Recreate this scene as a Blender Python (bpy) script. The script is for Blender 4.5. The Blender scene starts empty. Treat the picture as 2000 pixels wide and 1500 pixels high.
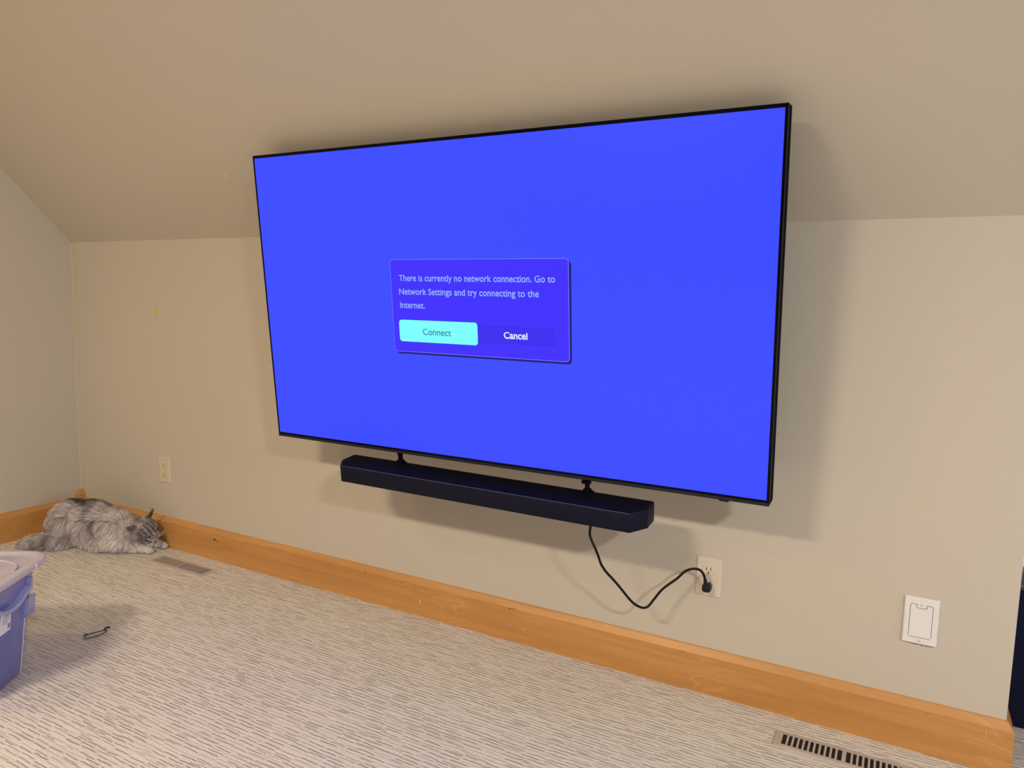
import bpy, bmesh, math, random
import numpy as np
from mathutils import Vector, Matrix, noise as mnoise

S = bpy.context.scene
C = S.collection
random.seed(7)
rng = np.random.default_rng(7)

# ------------------------------------------------------------------ camera
def cam_axes(yaw, pitch, roll):
    cy, sy, cp, sp = math.cos(yaw), math.sin(yaw), math.cos(pitch), math.sin(pitch)
    f = Vector((sy*cp, cy*cp, sp)); r = Vector((cy, -sy, 0)); u = r.cross(f)
    cr, sr = math.cos(roll), math.sin(roll)
    return cr*r + sr*u, -sr*r + cr*u, f
r_, u_, f_ = cam_axes(-0.493009, -0.1117115, 0.0246007)
cd = bpy.data.cameras.new('camera'); cam = bpy.data.objects.new('camera', cd); C.objects.link(cam)
cd.sensor_width = 36.0; cd.lens = 1423.25/2000*36; cd.clip_start = 0.02; cd.clip_end = 60
M = Matrix(((r_.x, u_.x, -f_.x, 3.524869), (r_.y, u_.y, -f_.y, -2.095625), (r_.z, u_.z, -f_.z, 1.137679), (0, 0, 0, 1)))
cam.matrix_world = M
S.camera = cam
# ------------------------------------------------------------------ world, lamps, exposure
w = bpy.data.worlds.new('world'); S.world = w; w.use_nodes = True
w.node_tree.nodes['Background'].inputs[0].default_value = (0.55, 0.68, 1.0, 1)
w.node_tree.nodes['Background'].inputs[1].default_value = 0.6
S.view_settings.view_transform = 'Standard'; S.view_settings.look = 'None'
S.view_settings.gamma = 1; S.view_settings.exposure = 0.0; S.view_settings.use_curve_mapping = False

def area(name, loc, size, power, col, direction=(0, 0, -1), shape='DISK', size_y=None, spread=180):
    ld = bpy.data.lights.new(name, 'AREA'); ld.shape = shape; ld.size = size
    if size_y: ld.size_y = size_y
    ld.energy = power; ld.color = col; ld.spread = math.radians(spread)
    o = bpy.data.objects.new(name, ld); C.objects.link(o); o.location = loc
    o.rotation_euler = Vector(direction).to_track_quat('-Z', 'Y').to_euler()
    return o
WARM = (1.0, 0.82, 0.62)
area('ceiling_lamp', (2.05, -3.3, 2.49), 0.62, 97, WARM, shape='RECTANGLE', size_y=.25, spread=178)
area('ceiling_lamp', (5.6, -3.25, 2.49), 0.34, 142, (1.0, 0.985, 0.975), spread=178)
area('ceiling_lamp', (0.75, -2.4, 2.49), 0.20, 12, (1.0, 0.76, 0.52))
area('daylight', (9.1, -2.2, 1.3), 1.6, 62, (0.70, 0.82, 1.0), (-1, 0, -0.12), 'RECTANGLE', 1.3)

# ------------------------------------------------------------------ helpers
def props(o, label=None, cat=None, group=None, kind=None):
    if label: o['label'] = label
    if cat: o['category'] = cat
    if group: o['group'] = group
    if kind: o['kind'] = kind
    return o
def link(name, me, mat=None, parent=None, smooth=None):
    o = bpy.data.objects.new(name, me); C.objects.link(o)
    if mat is not None: me.materials.append(mat)
    if parent: o.parent = parent
    if smooth is not None:
        me.shade_smooth()
        if smooth: me.set_sharp_from_angle(angle=math.radians(smooth))
    return o
def obj(name, bm, mat=None, parent=None, smooth=None):
    me = bpy.data.meshes.new(name); bmesh.ops.recalc_face_normals(bm, faces=bm.faces[:]); bm.to_mesh(me); bm.free()
    return link(name, me, mat, parent, smooth)
def empty(name, loc=(0, 0, 0), mat=None):
    o = bpy.data.objects.new(name, None); C.objects.link(o)
    if mat is not None: o.matrix_world = mat
    else: o.location = loc
    o.empty_display_size = 0.05
    return o
def box(bm, lo, hi, bev=0, seg=2, M=None):
    b = bmesh.new(); bmesh.ops.create_cube(b, size=1)
    for v in b.verts:
        v.co = Vector([(lo[i]+hi[i])/2 + v.co[i]*(hi[i]-lo[i]) for i in range(3)])
    if bev: bmesh.ops.bevel(b, geom=b.edges[:], offset=bev, segments=seg, profile=0.5, affect='EDGES')
    if M: bmesh.ops.transform(b, matrix=M, verts=b.verts)
    merge(bm, b)
def merge(bm, b):
    me = bpy.data.meshes.new('tmp'); b.to_mesh(me); b.free(); bm.from_mesh(me); bpy.data.meshes.remove(me)
def prism(bm, pts, axis, a, b_, bev=0):
    """extrude a 2-D outline along an axis: 0 x (pts y,z), 1 y (pts x,z), 2 z (pts x,y)"""
    b = bmesh.new()
    def P(q, t): return ((t, q[0], q[1]), (q[0], t, q[1]), (q[0], q[1], t))[axis]
    va = [b.verts.new(P(q, a)) for q in pts]; vb = [b.verts.new(P(q, b_)) for q in pts]
    n = len(pts); b.faces.new(va); b.faces.new(vb[::-1])
    for i in range(n): b.faces.new((va[i], vb[i], vb[(i+1) % n], va[(i+1) % n]))
    bmesh.ops.recalc_face_normals(b, faces=b.faces[:])
    if bev: bmesh.ops.bevel(b, geom=b.edges[:], offset=bev, segments=2, profile=0.5, affect='EDGES')
    merge(bm, b)
def rrect(x0, x1, z0, z1, r, n=6):
    out = []
    for cx, cz, a0 in ((x1-r, z1-r, 0), (x0+r, z1-r, 90), (x0+r, z0+r, 180), (x1-r, z0+r, 270)):
        for i in range(n+1):
            a = math.radians(a0 + 90*i/n); out.append((cx + r*math.cos(a), cz + r*math.sin(a)))
    return out
def tube_mesh(bm, pts, rad, n=10, cap=True):
    pts = [Vector(p) for p in pts]; rings = []; prev = None
    rads = rad if isinstance(rad, (list, tuple)) else [rad]*len(pts)
    for i, p in enumerate(pts):
        t = (pts[min(i+1, len(pts)-1)] - pts[max(i-1, 0)]).normalized()
        if prev is None: prev = t.orthogonal().normalized()
        a = (prev - t*prev.dot(t)).normalized(); prev = a; b = t.cross(a)
        rings.append([bm.verts.new(p + rads[i]*(math.cos(2*math.pi*k/n)*a + math.sin(2*math.pi*k/n)*b)) for k in range(n)])
    for i in range(len(rings)-1):
        for k in range(n):
            bm.faces.new((rings[i][k], rings[i][(k+1) % n], rings[i+1][(k+1) % n], rings[i+1][k]))
    if cap: bm.faces.new(rings[0][::-1]); bm.faces.new(rings[-1])
def catmull(P, sub=6):
    P = [Vector(p) for p in P]; out = []
    for i in range(len(P)-1):
        p0, p1, p2, p3 = P[max(i-1, 0)], P[i], P[i+1], P[min(i+2, len(P)-1)]
        for k in range(sub):
            t = k/sub
            out.append(0.5*((2*p1) + (-p0+p2)*t + (2*p0-5*p1+4*p2-p3)*t*t + (-p0+3*p1-3*p2+p3)*t**3))
    out.append(P[-1]); return out
def cyl(bm, c, axis, r, h, n=24, r2=None):
    b = bmesh.new(); bmesh.ops.create_cone(b, cap_ends=True, segments=n, radius1=r, radius2=r if r2 is None else r2, depth=h)
    q = Vector((0, 0, 1)).rotation_difference(Vector(axis)).to_matrix().to_4x4()
    bmesh.ops.transform(b, matrix=Matrix.Translation(c) @ q, verts=b.verts); merge(bm, b)

# ------------------------------------------------------------------ materials
class N:
    def __init__(s, name):
        s.m = bpy.data.materials.new(name); s.m.use_nodes = True; s.t = s.m.node_tree; s.b = s.t.nodes['Principled BSDF']
    def n(s, typ, **kw):
        x = s.t.nodes.new(typ)
        for k, v in kw.items():
            if k.startswith('i_'):
                key = k[2:]; x.inputs[int(key) if key.isdigit() else key].default_value = v
            else: setattr(x, k, v)
        return x
    def l(s, a, b): s.t.links.new(a, b)
    def math(s, op, a, b=None, c=None):
        x = s.t.nodes.new('ShaderNodeMath'); x.operation = op
        for i, q in enumerate((a, b, c)):
            if q is None: continue
            if isinstance(q, (int, float)): x.inputs[i].default_value = q
            else: s.l(q, x.inputs[i])
        return x.outputs[0]
    def mix(s, f, a, b, typ='MIX'):
        x = s.t.nodes.new('ShaderNodeMix'); x.data_type = 'RGBA'; x.blend_type = typ
        for i, q in ((0, f), (6, a), (7, b)):
            if isinstance(q, (int, float, tuple)): x.inputs[i].default_value = q if isinstance(q, (int, float)) else (*q, 1)[:4]
            else: s.l(q, x.inputs[i])
        return x.outputs[2]
    def ramp(s, f, a, b, c0=0.0, c1=1.0):
        x = s.t.nodes.new('ShaderNodeMapRange'); x.inputs[1].default_value = a; x.inputs[2].default_value = b
        x.inputs[3].default_value = c0; x.inputs[4].default_value = c1; s.l(f, x.inputs[0]); return x.outputs[0]
    def bump(s, h, dist, strength=1.0):
        x = s.n('ShaderNodeBump'); x.inputs['Strength'].default_value = strength; x.inputs['Distance'].default_value = dist
        s.l(h, x.inputs['Height']); s.l(x.outputs[0], s.b.inputs['Normal'])
    def coord(s, kind='Object'):
        return s.n('ShaderNodeTexCoord').outputs[kind]
    def noise(s, vec, scale, detail=2, rough=0.5, dist=0.0):
        x = s.n('ShaderNodeTexNoise'); x.inputs['Scale'].default_value = scale; x.inputs['Detail'].default_value = detail
        x.inputs['Roughness'].default_value = rough; x.inputs['Distortion'].default_value = dist
        s.l(vec, x.inputs['Vector']); return x.outputs[0]
    def mapping(s, vec, sc):
        x = s.n('ShaderNodeMapping'); x.inputs['Scale'].default_value = sc; s.l(vec, x.inputs['Vector']); return x.outputs[0]
def plain(name, col, rough=0.5, metal=0.0, noise_amt=0.04, nscale=40, bump=0, coat=0, spec=.5):
    k = N(name); k.b.inputs['Specular IOR Level'].default_value = spec; k.b.inputs['Roughness'].default_value = rough; k.b.inputs['Metallic'].default_value = metal
    if coat: k.b.inputs['Coat Weight'].default_value = coat
    v = k.noise(k.coord(), nscale, 3)
    a = tuple(c*(1-noise_amt) for c in col); b = tuple(min(1, c*(1+noise_amt)) for c in col)
    k.l(k.mix(v, a, b), k.b.inputs['Base Color'])
    if bump: k.bump(k.noise(k.coord(), nscale*4, 2), bump)
    return k.m
def emit(name, col, strength=1.0):
    k = N(name); k.b.inputs['Base Color'].default_value = (0.004, 0.004, 0.004, 1); k.b.inputs['Roughness'].default_value = 0.35
    k.b.inputs['Specular IOR Level'].default_value = 0.2
    k.b.inputs['Emission Color'].default_value = (*col, 1); k.b.inputs['Emission Strength'].default_value = strength
    return k.m
def srgb(r, g, b):
    return tuple(((c/255+0.055)/1.055)**2.4 if c > 10 else c/255/12.92 for c in (r, g, b))

def wall_mat():
    k = N('greige_wall_paint'); co = k.coord()
    big = k.noise(co, 1.3, 2); 
    k.l(k.mix(big, (0.525, 0.475, 0.388), (0.555, 0.502, 0.412)), k.b.inputs['Base Color'])
    k.b.inputs['Roughness'].default_value = 0.62
    k.b.inputs['Specular IOR Level'].default_value = 0.3
    h = k.noise(co, 260, 3, 0.6)
    k.bump(h, 0.0006, 0.5); return k.m
WALL = wall_mat()
WALLD = plain('low_bounce_wall', (.16, .14, .12), .8)  # dark colour given to the unseen walls to cut bounced light

def wood_mat(name, along=0):
    k = N(name); co = k.coord()
    sc = [22, 22, 22]; sc[along] = 1.6
    st = k.mapping(co, tuple(sc))
    n1 = k.noise(st, 1.0, 5, 0.6, 0.6)
    fine = k.noise(k.mapping(co, tuple(260 if i != along else 9 for i in range(3))), 1.0, 3, 0.6)
    # cathedral figure: contour lines of a stretched noise
    fg = k.noise(k.mapping(co, tuple(9 if i != along else 2.4 for i in range(3))), 1.0, 2, 0.5, 0.9)
    c = k.math('FRACT', k.math('MULTIPLY', fg, 9.0))
    line = k.ramp(k.math('ABSOLUTE', k.math('SUBTRACT', c, 0.5)), 0.0, 0.16, 1.0, 0.0)
    line = k.math('MULTIPLY', line, k.ramp(k.noise(co, 6, 2), 0.5, 0.62))
    base = k.mix(k.ramp(n1, 0.3, 0.7), (0.46, 0.215, 0.058), (0.60, 0.305, 0.092))
    base = k.mix(k.ramp(fine, 0.35, 0.75, 0.0, 0.30), base, (0.40, 0.17, 0.04))
    base = k.mix(k.math('MULTIPLY', line, 0.30), base, (0.70, 0.40, 0.15))
    k.l(base, k.b.inputs['Base Color'])
    k.b.inputs['Roughness'].default_value = 0.38
    k.bump(fine, 0.0004, 0.5); return k.m
WOODX = wood_mat('oak_stained_wood'); WOODY = wood_mat('oak_stained_wood_side', 1); WOODZ = wood_mat('oak_stained_wood_block', 2)

def carpet_mat():
    k = N('cut_loop_carpet'); co = k.coord()
    sep = k.n('ShaderNodeSeparateXYZ'); k.l(co, sep.inputs[0]); X, Y = sep.outputs[0], sep.outputs[1]
    wob = k.math('MULTIPLY', k.math('SUBTRACT', k.noise(k.mapping(co, (22, 60, 22)), 1.0, 3, 0.6), 0.5), 0.75)
    fine = k.noise(co, 330, 3, 0.75); pile = k.noise(k.mapping(co, (160, 420, 160)), 1.0, 2, 0.7)
    def rows(pitch, length, seed, lo, hi):
        v = k.math('ADD', k.math('DIVIDE', Y, pitch), wob); row = k.math('FLOOR', v)
        wr = k.n('ShaderNodeTexWhiteNoise', noise_dimensions='1D'); k.l(k.math('ADD', row, seed), wr.inputs['W'])
        u = k.math('ADD', k.math('DIVIDE', X, length), k.math('MULTIPLY', wr.outputs['Value'], 9.0))
        cell = k.math('FLOOR', u); fu = k.math('FRACT', u)
        cx = k.n('ShaderNodeCombineXYZ'); k.l(cell, cx.inputs[0]); k.l(row, cx.inputs[1]); cx.inputs[2].default_value = seed
        wc = k.n('ShaderNodeTexWhiteNoise', noise_dimensions='3D'); k.l(cx.outputs[0], wc.inputs['Vector'])
        sc = k.n('ShaderNodeSeparateColor'); k.l(wc.outputs['Color'], sc.inputs[0])
        off = k.math('MULTIPLY', k.math('SUBTRACT', sc.outputs[1], 0.5), 0.42)
        d = k.math('ABSOLUTE', k.math('SUBTRACT', k.math('FRACT', v), k.math('ADD', 0.5, off)))
        g = k.ramp(d, 0.06, 0.27, 1.0, 0.0)
        ends = k.ramp(k.math('ABSOLUTE', k.math('SUBTRACT', fu, 0.5)), 0.38, 0.49, 1.0, 0.15)
        return k.math('MULTIPLY', k.math('MULTIPLY', g, ends), k.ramp(sc.outputs[0], lo, hi, 0.0, 1.0)), sc.outputs[2]
    g1, t1 = rows(0.0128, 0.062, 3.0, -0.35, 0.65)
    g2, t2 = rows(0.0128*1.37, 0.041, 17.0, 0.45, 1.0)
    groove = k.math('MAXIMUM', g1, g2)
    groove = k.math('MULTIPLY', groove, k.ramp(pile, 0.25, 0.6, 0.55, 1.0))
    h = k.math('ADD', k.math('SUBTRACT', 1.0, groove), k.math('ADD', k.math('MULTIPLY', fine, 0.5), k.math('MULTIPLY', pile, 0.5)))
    tone = k.mix(k.noise(co, 3.5, 3), (0.745, 0.695, 0.635), (0.815, 0.768, 0.715))
    tone = k.mix(k.ramp(t1, 0.0, 1.0, 0.0, 0.22), tone, (0.50, 0.455, 0.39))
    tone = k.mix(k.ramp(fine, 0.35, 0.65, 0.30, 0.0), tone, (0.46, 0.41, 0.34))
    tone = k.mix(k.math('MULTIPLY', groove, 0.50), tone, (0.30, 0.255, 0.19))  # groove tint: partly pile colour, partly painted shade between the loops
    k.l(tone, k.b.inputs['Base Color']); k.b.inputs['Roughness'].default_value = 0.95
    k.b.inputs['Specular IOR Level'].default_value = 0.1
    k.bump(h, 0.0032, 0.8); return k.m
CARPET = carpet_mat()

# ------------------------------------------------------------------ the room
H = 1.36911; SL = math.tan(math.radians(45.5)); XR = 3.81565; CZ = 2.5; YC = -(CZ-H)/SL
TB = 0.0169; XE = 9.2; YB = -6.8; DX = 5.7; DY = 1.6
def quad_struct(name, pts, mat, th=0.05, nrm=None):
    """a slab: polygon in 3-D pushed back by th against nrm"""
    bm = bmesh.new(); n = Vector(nrm)
    a = [bm.verts.new(p) for p in pts]; b = [bm.verts.new(Vector(p) - n*th) for p in pts]
    bm.faces.new(a); bm.faces.new(b[::-1])
    for i in range(len(pts)): bm.faces.new((a[i], b[i], b[(i+1) % len(pts)], a[(i+1) % len(pts)]))
    return props(obj(name, bm, mat), kind='structure')
fl = quad_struct('floor', [(0, YB, 0), (XE, YB, 0), (XE, DY, 0), (XR, DY, 0), (XR, 0, 0), (0, 0, 0)], CARPET, 0.05, (0, 0, 1))
quad_struct('wall_left', [(0, YB, 0), (0, YB, CZ), (0, YC, CZ), (0, 0, H), (0, 0, 0)], WALL, 0.08, (1, 0, 0))
wb = quad_struct('wall_back', [(0, 0, 0), (XR, 0, 0), (XR, 0, H), (0, 0, H)], WALL, 0.078, (0, -1, 0))
sl = quad_struct('ceiling_slope', [(0, 0, H), (XR, 0, H), (XR, YC, CZ), (0, YC, CZ)], WALL, 0.08, (0, -math.sin(math.radians(45.5)), -math.cos(math.radians(45.5))))
quad_struct('ceiling', [(0, YC, CZ), (XR, YC, CZ), (XR, DY, CZ), (DX, DY, CZ), (DX, YC, CZ), (XE, YC, CZ), (XE, YB, CZ), (0, YB, CZ)], WALL, 0.08, (0, 0, -1))
quad_struct('wall_alcove_left', [(XR, .0785, 0), (XR, DY, 0), (XR, DY, CZ), (XR, YC, CZ), (XR, YC, CZ-.001), (XR, .0785, H+.02)], WALL, 0.03, (1, 0, 0))
quad_struct('wall_alcove_right', [(DX, 0.0, 0), (DX, DY, 0), (DX, DY, CZ), (DX, YC, CZ), (DX, 0.0, H)], WALL, 0.03, (-1, 0, 0))
quad_struct('wall_back', [(DX, 0, 0), (XE, 0, 0), (XE, 0, H), (DX, 0, H)], WALL, 0.08, (0, -1, 0))
quad_struct('ceiling_slope', [(DX, 0, H), (XE, 0, H), (XE, YC, CZ), (DX, YC, CZ)], WALL, 0.08, (0, -math.sin(math.radians(45.5)), -math.cos(math.radians(45.5))))
quad_struct('wall_right', [(XE, YB, 0), (XE, YB, CZ), (XE, YC, CZ), (XE, 0, H), (XE, 0, 0)], WALLD, 0.08, (-1, 0, 0))
quad_struct('wall_front', [(0, YB, 0), (XE, YB, 0), (XE, YB, CZ), (0, YB, CZ)], WALLD, 0.08, (0, 1, 0))
# alcove end wall with a low window
bm = bmesh.new()
WX0, WX1, WZ0, WZ1 = 3.9, 5.5, 0.45, 2.0
for lo, hi in (((XR, DY, 0), (WX0, DY+0.08, CZ)), ((WX1, DY, 0), (DX, DY+0.08, CZ)), ((WX0, DY, 0), (WX1, DY+0.08, WZ0)), ((WX0, DY, WZ1), (WX1, DY+0.08, CZ))):
    box(bm, lo, hi)
props(obj('wall_alcove_back', bm, WALL), kind='structure')
win = props(empty('window_1', ((WX0+WX1)/2, DY, WZ0)), kind='structure')
bm = bmesh.new()
fx0, fx1, fz = WX0-win.location.x, WX1-win.location.x, WZ1-WZ0
for lo, hi in (((fx0, .01, 0), (fx0+.03, .06, fz)), ((fx1-.03, .01, 0), (fx1, .06, fz)), ((fx0, .01, 0), (fx1, .06, .03)), ((fx0, .01, fz-.03), (fx1, .06, fz)), ((-.02, .01, 0), (.02, .06, fz))):
    box(bm, lo, hi, 0.003)
obj('window_frame', bm, plain('white_window_paint', (.75, .75, .74), .4), win)
bm = bmesh.new(); box(bm, (fx0+.01, .065, .01), (fx1-.01, .075, fz-.01))
obj('pane', bm, emit('daylight_sky_glass', (.26, .42, 1.0), 3.2), win)

# baseboards
prof = [(0, 0), (-TB, 0), (-TB, .1160), (-TB+.0012, .1176), (-.0055, .1318), (-.0040, .1350), (0, .1362)]
bm = bmesh.new(); prism(bm, prof, 0, TB*0.2, XR+TB)
for v in bm.verts:                       # mitre the outer corner
    if v.co.x > XR: v.co.x = XR + (-v.co.y)
bb = props(obj('baseboard_back', bm, WOODX), kind='structure')
bm = bmesh.new(); prism(bm, [(-a, b) for a, b in prof], 1, YB+.02, -.002)
props(obj('baseboard_left', bm, WOODY), kind='structure')
bm = bmesh.new(); prism(bm, [(XR-a, b) for a, b in prof], 1, 0.0, DY-.002)
for v in bm.verts:
    if v.co.y < .001: v.co.y = -(v.co.x-XR)
props(obj('baseboard_right', bm, WOODY), kind='structure')
# wooden corner block: square post with a chamfered head
bm = bmesh.new()
b = bmesh.new(); bmesh.ops.create_cube(b, size=1)
for v in b.verts:
    top = v.co.z > 0; s = .030
    v.co = Vector((0.0005 + (v.co.x+.5)*s, -0.0005 - (v.co.y+.5)*s, .150 if top else 0))
bmesh.ops.bevel(b, geom=[e for e in b.edges], offset=.0015, segments=1, affect='EDGES')
merge(bm, b)
b = bmesh.new(); v8 = []
for z, s in ((.150, .030), (.166, .024), (.172, .018)):
    v8.append([b.verts.new((.0005+x*s, -.0005-y*s, z)) for x, y in ((0, 0), (1, 0), (1, 1), (0, 1))])
for i in range(2):
    for k in range(4): b.faces.new((v8[i][k], v8[i][(k+1) % 4], v8[i+1][(k+1) % 4], v8[i+1][k]))
b.faces.new(v8[2]); b.faces.new(v8[0][::-1]); merge(bm, b)
props(obj('trim_1', bm, WOODZ), kind='structure')
# nail holes, filler spots on the baseboard face
HOLE = plain('nail_hole_shadow_wood', (.035, .014, .004), .8)
DENT = plain('shallow_dent', (.26, .12, .04), .7)
SCUFF = plain('putty_spot', (.70, .45, .22), .6)
for x, z, wx, hz, m_ in ((.974, .091, .006, .004, HOLE), (.990, .088, .007, .0012, HOLE), (1.80, .112, .0022, .0022, HOLE), (2.419, .113, .003, .002, HOLE),
                     (2.429, .1145, .002, .0018, HOLE), (2.437, .1145, .002, .0018, HOLE), (3.001, .113, .002, .002, DENT), (3.007, .114, .002, .002, DENT), (3.013, .113, .002, .002, DENT),
                     (3.644, .110, .003, .0015, DENT), (3.60, .094, .0016, .0016, DENT), (2.052, .055, .004, .007, SCUFF), (3.775, .093, .0007, .012, SCUFF)):
    bm = bmesh.new(); cyl(bm, (0, 0, 0), (0, 1, 0), 1, 1, 12)
    for v in bm.verts: v.co = Vector((x+v.co.x*wx, -TB-.0001+v.co.y*.0006, z+v.co.z*hz))
    obj('filler_spot' if m_ is SCUFF else 'nail_hole', bm, m_, bb)
# corner bead of caulk between left wall and knee wall
bm = bmesh.new(); tube_mesh(bm, [(.0015, -.0015, .172), (.0015, -.0015, H)], .0018, 6)
props(obj('trim_2', bm, plain('caulk', (.62, .56, .45), .5)), kind='structure')

# ------------------------------------------------------------------ television
def plane_frame(c, tilt, yaw, roll=0.0):
    r = Vector((math.cos(yaw), math.sin(yaw), 0)); n = Vector((math.sin(yaw), -math.cos(yaw), 0)); u = Vector((0, 0, 1))
    uu = math.cos(tilt)*u + math.sin(tilt)*n; nn = math.cos(tilt)*n - math.sin(tilt)*u
    r2 = math.cos(roll)*r + math.sin(roll)*uu; u2 = -math.sin(roll)*r + math.cos(roll)*uu
    y = -nn
    return Matrix(((r2.x, y.x, u2.x, c[0]), (r2.y, y.y, u2.y, c[1]), (r2.z, y.z, u2.z, c[2]), (0, 0, 0, 1)))
TVM = plane_frame((2.4258, -.2855, 1.1235), .10811, .00614)      # local x right, z up, -y to the room; screen face at y = 0
tv = props(empty('television', mat=TVM), 'large flat-screen television with a bright blue screen, mounted below the sloped ceiling', 'television')
BLK = plain('black_gloss_plastic', (.0012, .0012, .005), .25, spec=.08)
BLK2 = plain('black_satin_plastic', (.002, .002, .006), .45, spec=.1)
GREY = plain('dark_grey_metal', (.012, .012, .024), .38, .1, spec=.25)
bm = bmesh.new()
for lo, hi in (((-.8305, -.0015, -.468), (-.8248, .006, .473)), ((.8248, -.0015, -.468), (.8322, .006, .473)),
               ((-.8305, -.0015, .4638), (.8322, .006, .473)), ((-.8305, -.0015, -.4700), (.8322, .006, -.4638))):
    box(bm, lo, hi, .0006, 1)
obj('bezel', bm, BLK, tv)
bm = bmesh.new(); box(bm, (-.8305, -.003, -.4785), (.8322, .010, -.4700), .0012)
obj('bottom_lip', bm, GREY, tv)
bm = bmesh.new(); box(bm, (-.8303, .006, -.4780), (.8322, .052, .4728), .001); box(bm, (-.62, .050, -.44), (.62, .062, .18), .005)
obj('back_cover', bm, plain('black_matte_shell', (.0015, .0015, .005), .8, spec=.04), tv)
bm = bmesh.new(); box(bm, (.708, -.001, -.4825), (.733, .009, -.4780), .001)
obj('sensor_tab', bm, BLK2, tv)
bm = bmesh.new(); box(bm, (-.825, .0, -.4641), (.825, .004, .4641))
SCR = emit('screen_blue', (.037, .067, 1.0), 1.0)
scr = obj('screen', bm, SCR, tv)
def flat(name, pts, y, mat, parent=None):
    bm = bmesh.new(); prism(bm, pts, 1, y, y+.0002)
    return obj(name, bm, mat, parent or scr)
flat('dialog_shadow', rrect(-.2905, .3018, -.1525, .1290, .012), -.0004, emit('ui_shadow', srgb(18, 8, 120)))
flat('dialog_outline', rrect(-.2972, .2955, -.1465, .1356, .012), -.0008, emit('ui_outline', srgb(112, 118, 255)))
flat('dialog_panel', rrect(-.2954, .2937, -.1447, .1338, .0105), -.0012, emit('ui_panel', srgb(60, 43, 252)))
flat('cancel_button_edge', rrect(.004, .2565, -.1083, -.0508, .008), -.0015, emit('ui_cancel_edge', srgb(72, 62, 255)))
flat('cancel_button', rrect(.0048, .2557, -.1075, -.0516, .0075), -.0018, emit('ui_cancel', srgb(56, 38, 240)))
flat('connect_button', rrect(-.2738, .0057, -.1137, -.0471, .010), -.0022, emit('ui_connect', srgb(122, 255, 255)))
def text(s, x0, x1, z, cap, mat, bold=0.0, name='text'):
    cu = bpy.data.curves.new('t', 'FONT'); cu.body = s; cu.size = 1; cu.offset = bold; cu.resolution_u = 3; cu.fill_mode = 'FRONT'
    o = bpy.data.objects.new('t', cu); C.objects.link(o)
    dg = bpy.context.evaluated_depsgraph_get(); me = bpy.data.meshes.new_from_object(o.evaluated_get(dg))
    bpy.data.objects.remove(o)
    n = len(me.vertices); a = np.empty(n*3); me.vertices.foreach_get('co', a); a = a.reshape(-1, 3)
    yy = a[:, 1].copy(); XH, CP = .468, .72; NX = .525
    a[:, 1] = np.where(yy <= 0, yy, np.where(yy <= XH, yy*NX/XH, np.where(yy <= CP, NX+(yy-XH)*(CP-NX)/(CP-XH), yy)))
    sx = (x1-x0)/(a[:, 0].max()-a[:, 0].min()); sz = cap/0.72
    out = np.stack([x0+(a[:, 0]-a[:, 0].min())*sx, np.full(n, -.0026), z+a[:, 1]*sz], 1)
    me.vertices.foreach_set('co', out.ravel()); me.update()
    me.materials.clear()
    return link(name, me, mat, scr)
TX = emit('ui_text', srgb(150, 176, 250)); TC = emit('ui_text_dark', srgb(60, 118, 160)); TW = emit('ui_text_white', srgb(222, 240, 255))
text('There is currently no network connection. Go to', -.2644, .2556, .0705, .0185, TX, .012, 'message_text')
text('Network Settings and try connecting to the', -.2663, .2063, .0300, .0185, TX, .012, 'message_text')
text('Internet.', -.2653, -.1745, -.0110, .0185, TX, .012, 'message_text')
text('Connect', -.1869, -.0857, -.0907, .0190, TC, .010, 'connect_text')
text('Cancel', .0926, .1680, -.0892, .0190, TW, .022, 'cancel_text')

# wall mount behind the television: plate on the knee wall, tilting arms
mt = props(empty('tv_wall_mount', (2.43, 0, 1.0)), 'dark metal television wall mount hidden behind the blue-screened television', 'mount')
bm = bmesh.new(); box(bm, (-.30, -.012, -.16), (.30, 0, -.06), .003); box(bm, (-.30, -.012, .08), (.30, 0, .18), .003); box(bm, (-.04, -.016, -.16), (.04, -.004, .18), .002)
obj('wall_plate', bm, BLK2, mt)
for sx in (-.2, .2):
    bm = bmesh.new(); y0 = -.238
    prism(bm, [(0, .14), (0, -.12), (-.140, -.20), (-.150, -.20), (-.195, .10), (-.185, .14)], 0, sx-.015, sx+.015)
    obj('arm', bm, BLK2, mt)

# ------------------------------------------------------------------ soundbar
SBM = plane_frame((2.431, -.1975, .609), .1176, .0061, -.004)    # origin: middle of the top rear edge; -y forward
sb = props(empty('soundbar', mat=SBM), 'long black soundbar with angled ends hanging below the television', 'soundbar')
Wb, Db, Hb, cx_, cy_ = .525, .113, .0548, .034, .050
plan = [(-Wb+.006, 0), (Wb-.006, 0), (Wb, -.006), (Wb, -Db+cy_), (Wb-cx_, -Db), (-Wb+cx_, -Db), (-Wb, -Db+cy_), (-Wb, -.006)]
bm = bmesh.new(); prism(bm, plan, 2, -Hb, 0, .0022)
def mesh_grille(name, col, rough):
    k = N(name); co = k.coord(); vo = k.n('ShaderNodeTexVoronoi'); vo.inputs['Scale'].default_value = 450; k.l(co, vo.inputs['Vector'])
    k.l(k.mix(k.ramp(vo.outputs['Distance'], .1, .5), tuple(c*.4 for c in col), col), k.b.inputs['Base Color'])
    k.b.inputs['Roughness'].default_value = rough; k.b.inputs['Specular IOR Level'].default_value = .14; k.bump(vo.outputs['Distance'], .0004, .4); return k.m
obj('body', bm, mesh_grille('soundbar_mesh', (.005, .006, .020), .5), sb, 30)
bm = bmesh.new(); ins = .010
plan2 = [(-Wb+.012, -.010), (Wb-.012, -.010), (Wb-.010, -Db+cy_+.002), (Wb-cx_-.004, -Db+.006), (-Wb+cx_+.004, -Db+.006), (-Wb+.010, -Db+cy_+.002)]
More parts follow.
